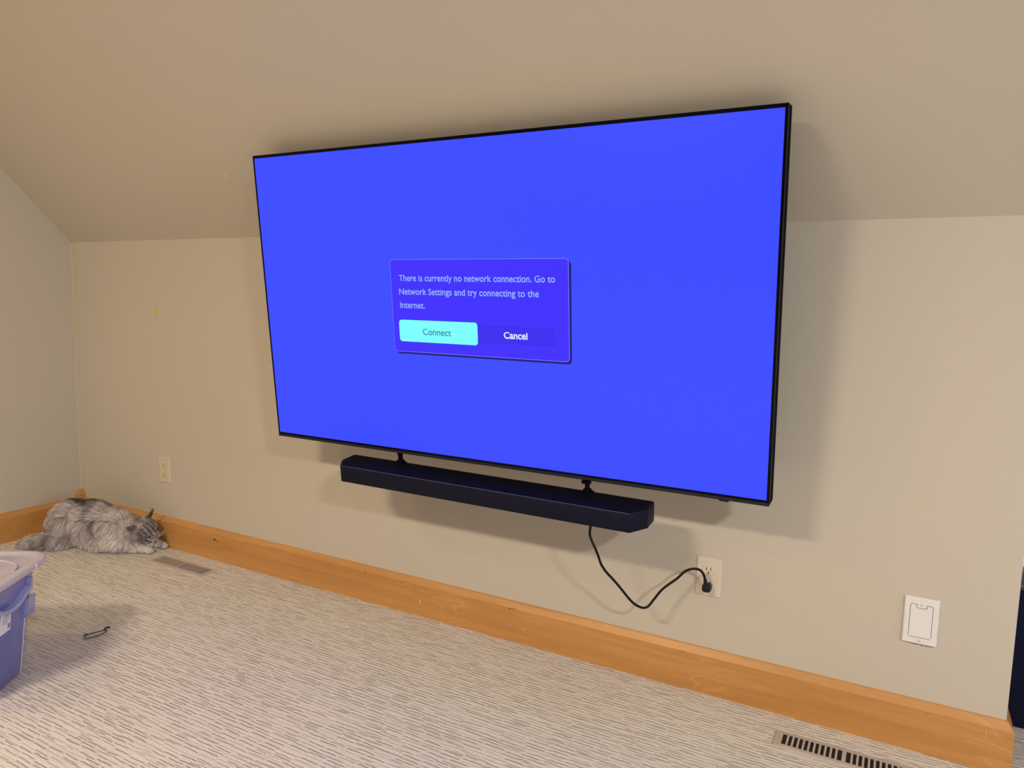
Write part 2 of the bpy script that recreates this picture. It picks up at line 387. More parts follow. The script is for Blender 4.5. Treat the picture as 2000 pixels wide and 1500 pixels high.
prism(bm, plan2, 2, -.001, .0008); obj('top_panel', bm, mesh_grille('soundbar_top_mesh', (.0025, .0035, .010), .6), sb)
bm = bmesh.new(); prism(bm, [(-Wb+cx_, -Db-.0006), (Wb-cx_, -Db-.0006), (Wb-cx_, -Db+.0016), (-Wb+cx_, -Db+.0016)], 2, -.0016, .0006)
obj('front_edge_highlight', bm, plain('painted_edge_highlight', (.05, .052, .075), .4, .3), sb)  # lighter strip paints the highlight along the front top edge
bm = bmesh.new()
for k in range(4): box(bm, (-.012+k*.006, -.07, .0006), (-.009+k*.006, -.067, .0012))
obj('touch_controls', bm, GREY, sb)
for px_, zt in ((-.322, .045), (.331, .045)):
    bm = bmesh.new()
    box(bm, (px_-.0055, -.018, .0008), (px_+.0055, -.006, .0365), .001)
    box(bm, (px_-.017, -.026, -.001), (px_+.017, -.001, .0045), .0015)
    box(bm, (px_-.011, -.022, .004), (px_+.011, -.004, .011), .002)
    if px_ > 0: box(bm, (px_-.015, -.020, .026), (px_+.010, -.004, .0365), .0015)
    else: box(bm, (px_-.007, -.020, .028), (px_+.007, -.004, .0365), .0015)
    obj('hanging_bracket', bm, BLK2, sb)

# ------------------------------------------------------------------ power cord
cpts = [(2.794, -.240, .5495), (2.790, -.242, .525), (2.787, -.24, .498), (2.793, -.24, .481), (2.804, -.24, .461), (2.809, -.226, .435), (2.814, -.212, .406), (2.825, -.198, .381),
        (2.84, -.184, .359), (2.86, -.17, .331), (2.88, -.153, .299), (2.895, -.137, .278), (2.912, -.12, .266), (2.926, -.112, .271), (2.94, -.103, .293), (2.959, -.095, .322),
        (2.978, -.087, .341), (2.998, -.078, .359), (3.015, -.07, .379), (3.03, -.062, .387), (3.045, -.053, .388), (3.056, -.045, .382), (3.064, -.041, .370), (3.069, -.039, .352)]
cord = props(empty('power_cord', (2.93, -.12, .3)), 'thin black power cord looping from the soundbar down to the wall outlet', 'cord')
off = Vector(cord.location)
bm = bmesh.new(); tube_mesh(bm, [p-off for p in catmull(cpts, 5)], .0037, 10)
obj('cable', bm, plain('black_rubber', (.004, .004, .006), .5, spec=.2), cord, 60)
PLUGM = plain('plug_rubber', (.005, .006, .014), .42, spec=.3)
bm = bmesh.new()
b = bmesh.new(); bmesh.ops.create_icosphere(b, subdivisions=4, radius=1)
for v in b.verts:
    q = v.co; e = .62
    v.co = Vector([math.copysign(abs(c)**e, c) for c in q])
    v.co = Vector((3.071+v.co.x*.0128, -.0245+v.co.y*.0180, .3285+v.co.z*.0122)) - off
merge(bm, b)
tube_mesh(bm, [Vector(p)-off for p in ((3.0705, -.036, .336), (3.069, -.038, .350), (3.0675, -.039, .360))], [.0066, .0056, .0046], 12)
obj('plug', bm, PLUGM, cord, 50)
bm = bmesh.new()
for dx in (-.0065, .0065): box(bm, (3.071+dx-.0008-off.x, -.010-off.y, .327-off.z), (3.071+dx+.0008-off.x, -.0055-off.y, .333-off.z))
obj('prongs', bm, plain('brass', (.6, .5, .3), .3, 1), cord)

# ------------------------------------------------------------------ outlets
def outlet(cx, cz, hw, hh, col, label, used=False):
    m = plain('outlet_plastic', col, .35, noise_amt=.01)
    o = props(empty('wall_outlet', (cx, 0, cz)), label, 'outlet', 'duplex wall outlets')
    bm = bmesh.new(); b = bmesh.new(); bmesh.ops.create_cube(b, size=1)
    for v in b.verts:
        fr = v.co.y < 0; i = .0045 if fr else 0
        v.co = Vector((math.copysign(hw-i, v.co.x), -.0058 if fr else 0, math.copysign(hh-i, v.co.z)))
    bmesh.ops.bevel(b, geom=b.edges[:], offset=.0012, segments=2, affect='EDGES'); merge(bm, b)
    obj('faceplate', bm, m, o, 35)
    dark = plain('slot_dark', (.02, .015, .01), .8)
    for s in (1, -1):
        zc = s*.0205
        pts = [(max(-.0168, min(.0168, .0175*math.cos(a)*1.02)), zc+max(-.0142, min(.0142, .0175*math.sin(a)))) for a in [2*math.pi*i/36 for i in range(36)]]
        bm = bmesh.new(); prism(bm, pts, 1, -.0078, -.004, .0006)
        r = obj('receptacle', bm, m, o)
        bm = bmesh.new()
        box(bm, (-.0075, -.0080, zc-.0005), (-.0053, -.0070, zc+.0085)); box(bm, (.0053, -.0080, zc+.0005), (.0073, -.0070, zc+.0080))
        cyl(bm, (0, -.0075, zc-.0075), (0, 1, 0), .0027, .001, 14)
        obj('slots', bm, dark, r)
    bm = bmesh.new(); cyl(bm, (0, -.0060, 0), (0, 1, 0), .0032, .0022, 16); box(bm, (-.0028, -.0074, -.0004), (.0028, -.0069, .0004))
    obj('screw', bm, m, o, 30)
    return o
outlet(3.0695, .3535, .0380, .0600, (.64, .58, .47), 'almond duplex wall outlet with the black plug in its lower socket, below the soundbar')
outlet(.6385, .3505, .0378, .0600, (.62, .54, .40), 'almond duplex wall outlet with empty sockets, above the cat near the corner')

# white box cover
bc = props(empty('box_cover', (3.613, 0, .347)), 'white rectangular wall cover plate with a hinged flap and two screws, right of the outlet', 'cover plate')
WHT = plain('white_plastic', (.74, .72, .705), .35, noise_amt=.01)
bm = bmesh.new(); hw, hh = .040, .062
def ring_extrude(bm, outer, inner, y0, y1):
    """frame between two closed outlines with the same point count"""
    n = len(outer); A = [[bm.verts.new((p[0], y, p[1])) for p in L] for L, y in ((outer, y1), (inner, y1), (inner, y0), (outer, y0))]
    for j in range(4):
        for i in range(n): bm.faces.new((A[j][i], A[j][(i+1) % n], A[(j+1) % 4][(i+1) % n], A[(j+1) % 4][i]))
NP = 7
outer = rrect(-hw+.003, hw-.003, -hh+.003, hh-.003, .001, NP); outb = rrect(-hw, hw, -hh, hh, .0015, NP); inner = rrect(-.0262, .0262, -.0445, .0450, .005, NP)
n = len(outer); A = [[bm.verts.new((p[0], y, p[1])) for p in L] for L, y in ((outb, 0), (outb, -.0040), (outer, -.0075), (inner, -.0075), (inner, -.0030))]
for j in range(4):
    for i in range(n): bm.faces.new((A[j][i], A[j][(i+1) % n], A[j+1][(i+1) % n], A[j+1][i]))
bm.faces.new(A[4])
obj('faceplate', bm, WHT, bc)
tabp = [(-.0105, .0460), (-.0100, .0375), (-.0080, .0355), (.0080, .0355), (.0100, .0375), (.0105, .0460)]
flp = [(-.0245, .0405), (-.0215, .0432), (-.0150, .0432), (-.0128, .0410), (-.0118, .0352), (-.0095, .0335), (.0095, .0335), (.0118, .0352), (.0128, .0410), (.0150, .0432), (.0215, .0432), (.0248, .0400), (.0251, -.0428), (-.0251, -.0428)]
bm = bmesh.new(); prism(bm, flp, 1, -.0072, -.0032); obj('flap', bm, WHT, bc)
bm = bmesh.new(); prism(bm, tabp, 1, -.0074, -.0032); obj('hinge_tab', bm, WHT, bc)
for zc in (.0435, -.0520):
    bm = bmesh.new(); cyl(bm, (0, -.0078, zc), (0, 1, 0), .0038, .0016, 18, .0032)
    s_ = obj('screw', bm, WHT, bc)
    bm = bmesh.new(); box(bm, (-.0024, -.0088, zc-.0005), (.0024, -.0084, zc+.0005)); box(bm, (-.0005, -.0088, zc-.0024), (.0005, -.0084, zc+.0024))
    obj('screw_slot', bm, plain('screw_recess', (.35, .33, .30), .6), s_)
bm = bmesh.new()
for i in range(11):
    x = -.026+i*.0055+random.uniform(-.001, .001); box(bm, (x-.0016, -.0012, -.0645-random.uniform(0, .0022)), (x+.0016, -.0002, -.0618))
props(obj('torn_drywall_edge', bm, plain('torn_paper', (.17, .125, .08), .9), bc), 'brown torn drywall edge under the plate')

# tape scrap and paint fleck
bm = bmesh.new(); prism(bm, [(-.011, .018), (.012, .019), (.007, .006), (.011, -.004), (.010, -.018), (-.012, -.018), (-.008, -.002), (-.010, .008)], 1, -.0004, 0)
t = props(obj('tape_scrap', bm, plain('yellow_tape', (.62, .50, .10), .6)), 'tiny yellow scrap of masking tape stuck on the wall left of the television', 'tape'); t.location = (.605, -.0001, 1.06)
bm = bmesh.new(); b = bmesh.new(); bmesh.ops.create_icosphere(b, subdivisions=2, radius=.0045); merge(bm, b)
for v in bm.verts: v.co.z *= .3 + .2*math.sin(v.co.x*900)
t = props(obj('paint_fleck', bm, plain('white_fleck', (.9, .87, .8), .6), None, 40), 'tiny white fleck on the sloped ceiling left of the television', 'fleck')
t.location = (1.3017, -.1984, 1.5704); t.rotation_euler = (math.radians(45.5), 0, 0)

# ------------------------------------------------------------------ floor registers
VM = plain('taupe_painted_steel', (.45, .385, .34), .42); VM2 = plain('taupe_painted_steel_dim', (.33, .265, .225), .5); PIT = plain('duct_dark', (.006, .005, .005), .9)
def register(x0, yb, W, D, label, open_left, col=VM):
    o = props(empty('floor_register', (x0+W/2, yb-D/2, 0)), label, 'floor vent', 'floor registers along the baseboard')
    w2, d2 = W/2, D/2; top = .0042
    s0, s1 = -w2+.0225, w2-.0225; gap = .010; ys = .0265
    bm = bmesh.new(); b = bmesh.new()
    lo = [b.verts.new(p) for p in ((-w2, -d2, .0005), (w2, -d2, .0005), (w2, d2, .0005), (-w2, d2, .0005))]
    up = [b.verts.new(p) for p in ((-w2+.005, -d2+.005, top), (w2-.005, -d2+.005, top), (w2-.005, d2-.005, top), (-w2+.005, d2-.005, top))]
    mid = [b.verts.new(p) for p in ((s0, -ys, top), (s1, -ys, top), (s1, ys, top), (s0, ys, top))]
    midd = [b.verts.new(p) for p in ((s0, -ys, .0012), (s1, -ys, .0012), (s1, ys, .0012), (s0, ys, .0012))]
    for L0, L1 in ((lo, up), (up, mid), (mid, midd)):
        for i in range(4): b.faces.new((L0[i], L0[(i+1) % 4], L1[(i+1) % 4], L1[i]))
    merge(bm, b); obj('frame', bm, col, o)
    bm = bmesh.new(); box(bm, (s0-.002, -ys-.002, .0002), (s1+.002, ys+.002, .0012)); obj('duct_opening', bm, PIT, o)
    bm = bmesh.new(); box(bm, (-gap/2, -ys, .001), (gap/2, ys, top), .0003, 1); obj('center_bar', bm, col, o)
    for side in (-1, 1):
        a, b2 = (s0, -gap/2) if side < 0 else (gap/2, s1)
        if side < 0 and not open_left:
            bm = bmesh.new(); box(bm, (a, -ys, .001), (b2, ys, top-.0008), .0004, 1); obj('closed_plate', bm, VM2, o); continue
        n = 11; pitch = (b2-a)/n; bw = pitch*.40
        for i in range(1, n):
            x = a+i*pitch
            bm = bmesh.new(); box(bm, (x-bw/2, -ys, .0012), (x+bw/2, ys, top-.0003), .0004, 1); obj('slat', bm, col, o)
    return o
register(3.293, -.0985, .345, .083, 'taupe metal floor register with all slots open, by the right end of the baseboard', True)
register(.744, -.0945, .340, .080, 'taupe metal floor register with one half closed, in the carpet beside the cat', False, VM)

# ------------------------------------------------------------------ bent wire on the carpet
wp = [(1.206, -.727, .006), (1.2150, -.7340, .005), (1.2264, -.7371, .004), (1.2398, -.7272, .006), (1.2474, -.707, .008), (1.240, -.685, .006), (1.2322, -.6676, .006), (1.2268, -.6799, .009), (1.2227, -.7002, .010), (1.212, -.714, .008), (1.2051, -.7223, .006)]
wr = props(empty('bent_wire', (1.22, -.70, 0)), 'small bent black wire loop lying on the carpet beside the plastic bin', 'wire')
o3 = Vector((1.22, -.70, 0)); bm = bmesh.new(); tube_mesh(bm, [p-o3 for p in catmull(wp, 5)], .0015, 6)
tube_mesh(bm, [Vector(p)-o3 for p in ((1.2322, -.6676, .006), (1.222, -.672, .010), (1.2165, -.6619, .009), (1.2164, -.651, .006))], .0016, 6)
obj('wire', bm, plain('black_wire', (.012, .010, .012), .4), wr)
bm = bmesh.new(); tube_mesh(bm, [Vector(p)-o3 for p in ((1.2165, -.6619, .009), (1.2164, -.648, .006))], .0033, 8)
CLP = plain('black_clip', (.012, .010, .012), .4); obj('end_clip', bm, CLP, wr)
bm = bmesh.new(); tube_mesh(bm, [Vector(p)-o3 for p in ((1.203, -.728, .006), (1.2075, -.718, .007))], .0034, 8); obj('end_clip', bm, CLP, wr)

# ------------------------------------------------------------------ plastic bin
BA = math.radians(33.9); n1 = Vector((math.cos(BA), math.sin(BA), 0)); n2 = Vector((-math.sin(BA), math.cos(BA), 0))
HB = .345; LX, LY = .60, .41
lc = Vector((1.2686, -.8388, 0))                      # lid corner on the floor plan
bc_ = lc - n1*LX/2 - n2*LY/2
BM = Matrix(((n1.x, n2.x, 0, bc_.x), (n1.y, n2.y, 0, bc_.y), (0, 0, 1, 0), (0, 0, 0, 1)))
bn = props(empty('storage_bin', mat=BM), 'translucent lidded plastic storage bin standing on the carpet at the left edge', 'bin')
def clear_mat(name, col, alpha, rough, trans=0.0):
    k = N(name); k.b.inputs['Roughness'].default_value = rough
    k.l(k.mix(k.noise(k.coord(), 14, 3), tuple(c*.94 for c in col), col), k.b.inputs['Base Color'])
    k.b.inputs['Alpha'].default_value = alpha; k.b.inputs['IOR'].default_value = 1.5; k.b.inputs['Specular IOR Level'].default_value = .8
    k.b.inputs['Coat Weight'].default_value = .5; k.b.inputs['Coat Roughness'].default_value = .08
    k.bump(k.noise(k.coord(), 9, 3), .004, .5); return k.m
PLB = clear_mat('screen_tinted_bin_plastic', (.27, .30, .74), .50, .2); PLL = clear_mat('frosted_lid_plastic', (.66, .60, .66), .80, .30)  # blue in the tub plastic paints in the screen's reflection
hx, hy = LX/2-.029, LY/2-.014
def ringz(b, hx, hy, r, z, n=8): return [b.verts.new((p[0], p[1], z)) for p in rrect(-hx, hx, -hy, hy, r, n)]
def loft(b, rings, cap0=True, cap1=False):
    for j in range(len(rings)-1):
        n = len(rings[j])
        for i in range(n): b.faces.new((rings[j][i], rings[j][(i+1) % n], rings[j+1][(i+1) % n], rings[j+1][i]))
    if cap0: b.faces.new(rings[0][::-1])
    if cap1: b.faces.new(rings[-1])
bm = bmesh.new(); tp = .030; tq = .046
R = [ringz(bm, hx-tp-.012, hy-tq-.012, .060, .002), ringz(bm, hx-tp-.003, hy-tq-.003, .068, .007), ringz(bm, hx-tp, hy-tq, .070, .018), ringz(bm, hx-tp*.5, hy-tq*.5, .074, .17), ringz(bm, hx, hy, .078, .322),
     ringz(bm, hx-.003, hy-.003, .075, .322), ringz(bm, hx-tp-.003, hy-tq-.003, .067, .018), ringz(bm, hx-tp-.016, hy-tq-.016, .056, .006)]
loft(bm, R, True, True); obj('tub', bm, PLB, bn, 50)
bm = bmesh.new(); hxl, hyl = LX/2, LY/2
R = [ringz(bm, hxl-.003, hyl-.003, .075, .325), ringz(bm, hxl, hyl, .078, .336), ringz(bm, hxl-.003, hyl-.003, .075, .342), ringz(bm, hxl-.008, hyl-.008, .070, .345), ringz(bm, hxl-.022, hyl-.022, .06, .345),
     ringz(bm, hxl-.027, hyl-.027, .056, .3415), ringz(bm, hxl-.055, hyl-.055, .04, .3415), ringz(bm, hxl-.062, hyl-.062, .036, .344)]
loft(bm, R, False, True)
R = [ringz(bm, hxl-.005, hyl-.005, .073, .325), ringz(bm, hxl-.005, hyl-.005, .073, .333)]
loft(bm, R, False, True)
obj('lid', bm, PLL, bn, 40)
# raised ribs on the lid
bm = bmesh.new()
for k in range(2):
    tube_mesh(bm, catmull([(.275-.05*k, .02-.03*k, .3445), (.255-.05*k, .07-.03*k, .3455), (.20-.05*k, .105-.03*k, .3455), (.13-.05*k, .11-.03*k, .3445)], 6), .0032, 6)
obj('lid_rib', bm, PLL, bn)
bm = bmesh.new(); box(bm, (hxl-.0005, .088, .325), (hxl+.0015, .091, .342), .0006, 1); obj('rim_notch', bm, plain('white_edge', (.85, .85, .9), .3), bn)
# handle on the +x end: side brackets, curved bar, pale strips painting in the corner highlight
face = hx-tp*.5
def fx_(z): return hx-tp + tp*(z-.018)/(.322-.018)
for y0, y1, za, zb in ((.090, .108, .255, .300), (.082, .128, .180, .238), (-.128, -.082, .180, .238), (-.108, -.090, .255, .300)):
    b = bmesh.new()
    pts = [(y0, za), (y1, za+.004), (y1-.004, zb), (y0, zb)]
    prism(b, pts, 0, 0, .014, .0015)
    for v in b.verts: v.co.x += fx_(v.co.z)-.001
    obj('handle_bracket', b, PLB, bn)
bm = bmesh.new()
ctrl = [(.118, .270), (.095, .262), (.055, .247), (0, .240), (-.055, .247), (-.095, .262), (-.118, .270)]
cc = catmull([(0, a*.74, b) for a, b in ctrl], 5); rings = []
for p in cc:
    rings.append([bm.verts.new((fx_(p.z)+dx, p.y, p.z+dz)) for dx, dz in ((.001, -.007), (.018, -.0065), (.021, 0), (.018, .0065), (.001, .007))])
for j in range(len(rings)-1):
    for i in range(5): bm.faces.new((rings[j][i], rings[j][(i+1) % 5], rings[j+1][(i+1) % 5], rings[j+1][i]))
bm.faces.new(rings[0]); bm.faces.new(rings[-1][::-1])
obj('handle', bm, clear_mat('handle_plastic', (.45, .46, .72), .9, .25), bn, 40)
CORNER_HL = plain('edge_highlight_plastic', (.62, .62, .78), .2)  # pale colour stands in for the highlight along the bin corner
for s in (1, -1):
    bm = bmesh.new(); tube_mesh(bm, [(fx_(z)+.0008, s*(.1-(.322-z)*.03), z) for z in (.012, .08, .16, .24, .304)], .0016, 6)
    for z in (.10, .155): cyl(bm, (fx_(z), s*.098, z), (1, 0, 0), .0026, .004, 10)
    obj('corner_highlight', bm, CORNER_HL, bn)
# paper label
bm = bmesh.new(); b = bmesh.new(); prism(b, [(-.03, .175), (.021, .175), (.021, .236), (-.03, .236)], 0, 0, .0006)
for v in b.verts: v.co.x += fx_(v.co.z)+.0012
merge(bm, b); lab = obj('paper_label', bm, plain('label_paper', (.82, .82, .86), .6, noise_amt=.01), bn)
bm = bmesh.new()
for k in range(9):
    y = .006+k*.0014; box(bm, (0, y-.0004, .183), (.0004, y+.0004, .197))
for z, y0, y1 in ((.222, -.02, .014), (.216, -.02, .010), (.209, -.02, .015), (.203, -.02, .004)): box(bm, (0, y0, z), (.0004, y1, z+.0018))
for v in bm.verts: v.co.x += fx_(v.co.z)+.0021
obj('label_print', bm, plain('label_ink', (.30, .30, .42), .7), lab)
# fabric folded inside
bm = bmesh.new(); b = bmesh.new(); bmesh.ops.create_cube(b, size=1)
bmesh.ops.subdivide_edges(b, edges=b.edges[:], cuts=22, use_grid_fill=True)
for v in b.verts:
    q = v.co.copy(); s = 1-.10*(max(abs(q.x), abs(q.y))*2)**8
    nz = mnoise.noise(Vector((q.x*5, q.y*6, q.z*9+3)))*.016 + mnoise.noise(Vector((q.x*14, q.y*14, q.z*22)))*.006
    v.co = Vector((q.x*2*(hx-tp-.034), q.y*2*(hy-tq-.034), .014+(q.z+.5)*.205)) + q.normalized()*nz
merge(bm, b)
fb = props(obj('folded_fabric', bm, plain('blue_grey_cloth', (.10, .11, .34), .85, noise_amt=.35, nscale=9, bump=.003), None, 60), 'dark blue folded fabric seen through the side of the plastic bin', 'fabric')
fb.matrix_world = BM

# ------------------------------------------------------------------ dark speaker box beyond the wall end
so = Vector((4.04, .45, 0)); sw = props(empty('subwoofer', so), 'dark navy-black speaker box on the carpet just past the right end of the wall', 'speaker')
NAV = plain('dark_speaker_cloth', (.004, .006, .030), .75, bump=.0003, nscale=300, spec=.2)
bm = bmesh.new(); box(bm, (3.846-so.x, .247-so.y, .006), (4.24-so.x, .655-so.y, .392), .005, 2); obj('cabinet', bm, NAV, sw, 40)
bm = bmesh.new(); box(bm, (3.848-so.x, .249-so.y, .392), (4.238-so.x, .653-so.y, .402), .003, 2)
obj('top_panel', bm, plain('polished_black_top', (.01, .012, .02), .06, coat=1.0, spec=.8), sw, 40)
for sx in (-.15, .15):
    for sy in (-.16, .16):
        bm = bmesh.new(); cyl(bm, (sx, sy, .003), (0, 0, 1), .018, .006, 16); obj('foot', bm, BLK2, sw)

# ------------------------------------------------------------------ the cat
cat = props(empty('cat', (.40, -.18, 0)), 'long-haired grey tabby cat lying by the baseboard in the corner, chin on its paws', 'cat')
co_ = Vector((.40, -.18, 0))
def E(b, c, r, rot=None, sub=3):
    q = bmesh.new(); bmesh.ops.create_icosphere(q, subdivisions=sub, radius=1)
    Mx = Matrix.Translation(Vector(c)) @ (rot.to_4x4() if rot else Matrix()) @ Matrix.Diagonal((*r, 1))
    bmesh.ops.transform(q, matrix=Mx, verts=q.verts); merge(b, q)
def cap_(b, pts, rads):
    pts = catmull(pts, 4); n = len(pts); rr = np.interp(np.linspace(0, 1, n), np.linspace(0, 1, len(rads)), rads)
    for p, r in zip(pts, rr): E(b, p, (r, r, r), None, 2)
HF = Vector((.86, .22, -.42)).normalized()                  # where the face looks
HE = Vector((.05, .84, .50)); HE = (HE-HF*HE.dot(HF)).normalized()   # from its near ear to its far ear
HU = HF.cross(HE).normalized()
if HU.z < 0: HU = -HU
HR = Matrix((HF, HE, HU)).transposed()
HC = Vector((.628, -.100, .103)); HS = 1.13
def hp(f, e, u): return HC + (HF*f + HE*e + HU*u)*HS
b = bmesh.new()
E(b, (.255, -.185, .090), (.105, .100, .095)); E(b, (.36, -.165, .098), (.13, .090, .095)); E(b, (.48, -.140, .088), (.11, .075, .082))
E(b, (.555, -.120, .075), (.07, .062, .066)); E(b, (.40, -.155, .05), (.21, .076, .050)); E(b, (.25, -.245, .055), (.085, .050, .055))
E(b, (.22, -.27, .022), (.06, .03, .02))
E(b, HC, (.051, .048, .045), HR); E(b, hp(.035, 0, -.012), (.030, .026, .021), HR); E(b, hp(.052, 0, -.015), (.014, .017, .012), HR)
E(b, hp(-.012, -.024, -.012), (.029, .025, .029), HR); E(b, hp(-.012, .024, -.012), (.029, .025, .029), HR)
cap_(b, [(.50, -.165, .035), (.58, -.145, .026), (.645, -.122, .019)], [.032, .024, .018]); E(b, (.664, -.112, .0165), (.022, .0165, .0155))
cap_(b, [(.54, -.07, .035), (.60, -.055, .026), (.645, -.042, .019)], [.03, .022, .017]); E(b, (.658, -.037, .0165), (.021, .0155, .0155))
for k in range(4):
    E(b, (.678+.003*(1-abs(k-1.5)), -.1235+k*.0085, .0115), (.0085, .0048, .0095), None, 2)
    E(b, (.672+.003*(1-abs(k-1.5)), -.0480+k*.0078, .0115), (.0085, .0045, .0095), None, 2)
cap_(b, [(.30, -.255, .036), (.255, -.310, .036), (.20, -.338, .030), (.145, -.358, .014)], [.026, .030, .025, .010])
for s in (-1, 1):                                            # ears: flattened cones
    base = hp(-.010, s*.027, .024); tip = hp(-.004, .058, .066) if s > 0 else hp(-.036, -.050, .040)
    for k in range(14):
        t = k/13; p = base.lerp(tip, t); rr = .0175*(1-t)**.8+.0022
        E(b, p, (.0042*(1-t)+.0028, rr, rr*.9), HR, 2)
me = bpy.data.meshes.new('cat_raw'); b.to_mesh(me); b.free(); tmp = bpy.data.objects.new('tmp', me); C.objects.link(tmp)
md = tmp.modifiers.new('r', 'REMESH'); md.mode = 'VOXEL'; md.voxel_size = .0042; md2 = tmp.modifiers.new('s', 'SMOOTH'); md2.iterations = 3; md2.factor = .5
dg = bpy.context.evaluated_depsgraph_get(); body_me = bpy.data.meshes.new_from_object(tmp.evaluated_get(dg)); bpy.data.objects.remove(tmp)
nv = len(body_me.vertices); vc = np.empty(nv*3); body_me.vertices.foreach_get('co', vc); vc = vc.reshape(-1, 3)
vn = np.empty(nv*3); body_me.vertices.foreach_get('normal', vn); vn = vn.reshape(-1, 3)
vc[:, 2] = np.maximum(vc[:, 2], .001)
def nz(P, s, o=0.0):
    return np.array([mnoise.noise(Vector((p[0]*s+o, p[1]*s, p[2]*s))) for p in P])
hcv = np.array(HC); HFa, HEa, HUa = np.array(HF), np.array(HE), np.array(HU)
def coat(P, NRM):
    """fur colour by place on the body (linear RGB)"""
    n = len(P); L = (P-hcv)/HS; f, e, u = L@HFa, L@HEa, L@HUa
    dh = np.sqrt((L**2).sum(1)); head = dh < .066
    g = np.full((n, 3), 1.0)*np.array([.57, .51, .495])
    n1_, n2_ = nz(P, 16), nz(P, 38, 5)
    st = np.array([mnoise.noise(Vector(((p[0]-.62*p[2])*70, p[1]*26, (p[2]*.8+.5*p[0])*11))) for p in P])
    stripe = np.sin(P[:, 0]*62 + P[:, 2]*16 + n1_*3.5)
    dark = np.clip(.12+.40*n1_+.85*st+.12*np.clip(stripe, 0, 1), 0, 1)*.85
    spine = np.clip((P[:, 2]-.148+n1_*.02)/.02, 0, 1)*np.clip((.47-P[:, 0])/.09, 0, 1)*np.clip((P[:, 1]+.215)/.03, 0, 1)
    dark = np.maximum(dark, spine*(.92+.35*n2_))
    neck = np.exp(-((P[:, 0]-.60)**2/.035**2+(P[:, 1]+.09)**2/.05**2))*np.clip((P[:, 2]-.115)/.02, 0, 1); dark = np.maximum(dark, neck*(.55+.5*n2_))
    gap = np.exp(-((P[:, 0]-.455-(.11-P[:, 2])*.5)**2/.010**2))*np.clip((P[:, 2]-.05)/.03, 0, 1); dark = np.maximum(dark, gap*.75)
    pale = np.clip((.075-P[:, 2])/.06, 0, 1)*np.clip((P[:, 0]-.33)/.1, 0, 1)*.75
    pale = np.maximum(pale, np.exp(-((P[:, 0]-.54)**2/.045**2+(P[:, 2]-.065)**2/.035**2))*.9)
    tail = ((P[:, 1] < -.285) & (P[:, 0] < .32)); dark[tail] = np.clip(.30+.6*st[tail], 0, 1); pale[tail] = 0
    hd = np.where(u > .018, .50+.5*n2_, .26+.6*n2_)
    hd = np.where((f > .010) & (np.abs(np.sin(e*230)) > .8) & (u > 0), .85, hd)
    hd = np.where((f > .030) & (u < -.008), .05, hd)
    dark = np.where(head, np.clip(hd, 0, 1), dark); pale = np.where(head, np.where((f > .03) & (u < -.010), .7, .0), pale)
    ear = (dh >= .045) & (dh < .085) & (u > .032); dark[ear] = .8; pale[ear] = 0
    paw = (P[:, 2] < .034) & (P[:, 0] > .640); dark[paw] = .05; pale[paw] = .75
    dk = np.array([.045, .038, .042]); pl = np.array([.74, .70, .66])
    g = g*(1-dark[:, None]) + dk*dark[:, None]; g = g*(1-pale[:, None]) + pl*pale[:, None]
    return np.clip(g*(1+.15*n2_[:, None]+.30*st[:, None]), .01, 1)
body_me.vertices.foreach_set('co', (vc-np.array(co_)).ravel()); body_me.update()
def set_col(me, cols):
    a = me.attributes.new('coat', 'FLOAT_COLOR', 'POINT'); a.data.foreach_set('color', np.concatenate([cols, np.ones((len(cols), 1))], 1).astype(np.float32).ravel())
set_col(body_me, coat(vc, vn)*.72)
def fur_mat():
    k = N('cat_coat'); a = k.n('ShaderNodeAttribute'); a.attribute_name = 'coat'; k.l(a.outputs['Color'], k.b.inputs['Base Color'])
    k.b.inputs['Roughness'].default_value = .8; k.b.inputs['Specular IOR Level'].default_value = .25; return k.m
FUR = fur_mat()
body_me.materials.clear(); cb = link('body', body_me, FUR, cat, 0)
# strands
body_me.calc_loop_triangles(); nt = len(body_me.loop_triangles); ti = np.empty(nt*3, dtype=np.int64); body_me.loop_triangles.foreach_get('vertices', ti); ti = ti.reshape(-1, 3)
A_, B_, C_ = vc[ti[:, 0]], vc[ti[:, 1]], vc[ti[:, 2]]; ar = np.linalg.norm(np.cross(B_-A_, C_-A_), axis=1)
NS = 60000; pick = rng.choice(nt, NS, p=ar/ar.sum()); u1, u2 = rng.random(NS), rng.random(NS); fl_ = u1+u2 > 1; u1[fl_] = 1-u1[fl_]; u2[fl_] = 1-u2[fl_]
Pp = A_[pick]+u1[:, None]*(B_-A_)[pick]+u2[:, None]*(C_-A_)[pick]
Nn = vn[ti[pick, 0]]
keep = ~((Pp[:, 2] < .006) & (Nn[:, 2] < -.3)); Pp, Nn = Pp[keep], Nn[keep]; ns = len(Pp)
L_ = (Pp-hcv)/HS; dh = np.sqrt((L_**2).sum(1)); hf = L_@HFa; hu = L_@HUa
head = dh < .064; ear = (dh > .046) & (dh < .085) & (hu > .032); paw = (Pp[:, 2] < .036) & (Pp[:, 0] > .635); tail = (Pp[:, 1] < -.280) & (Pp[:, 0] < .32) & (Pp[:, 2] < .075)
ln = np.full(ns, .048); ln[head] = .011; ln[head & (hf < -.01)] = .020; ln[ear] = .007; ln[paw] = .0055; ln[tail] = .036
ln[(Pp[:, 0] > .50) & ~head & ~paw & ~ear] = .034; ln[(Pp[:, 0] > .58) & (Pp[:, 2] < .05) & ~paw & ~head] = .014
ln *= rng.uniform(.65, 1.25, ns)
flow = np.tile(np.array([-.38, -.12, -.92]), (ns, 1))
top = Pp[:, 2] > .14; flow[top] = [-1.0, -.30, -.05]
flow[head] = -HFa; flow[ear] = HUa
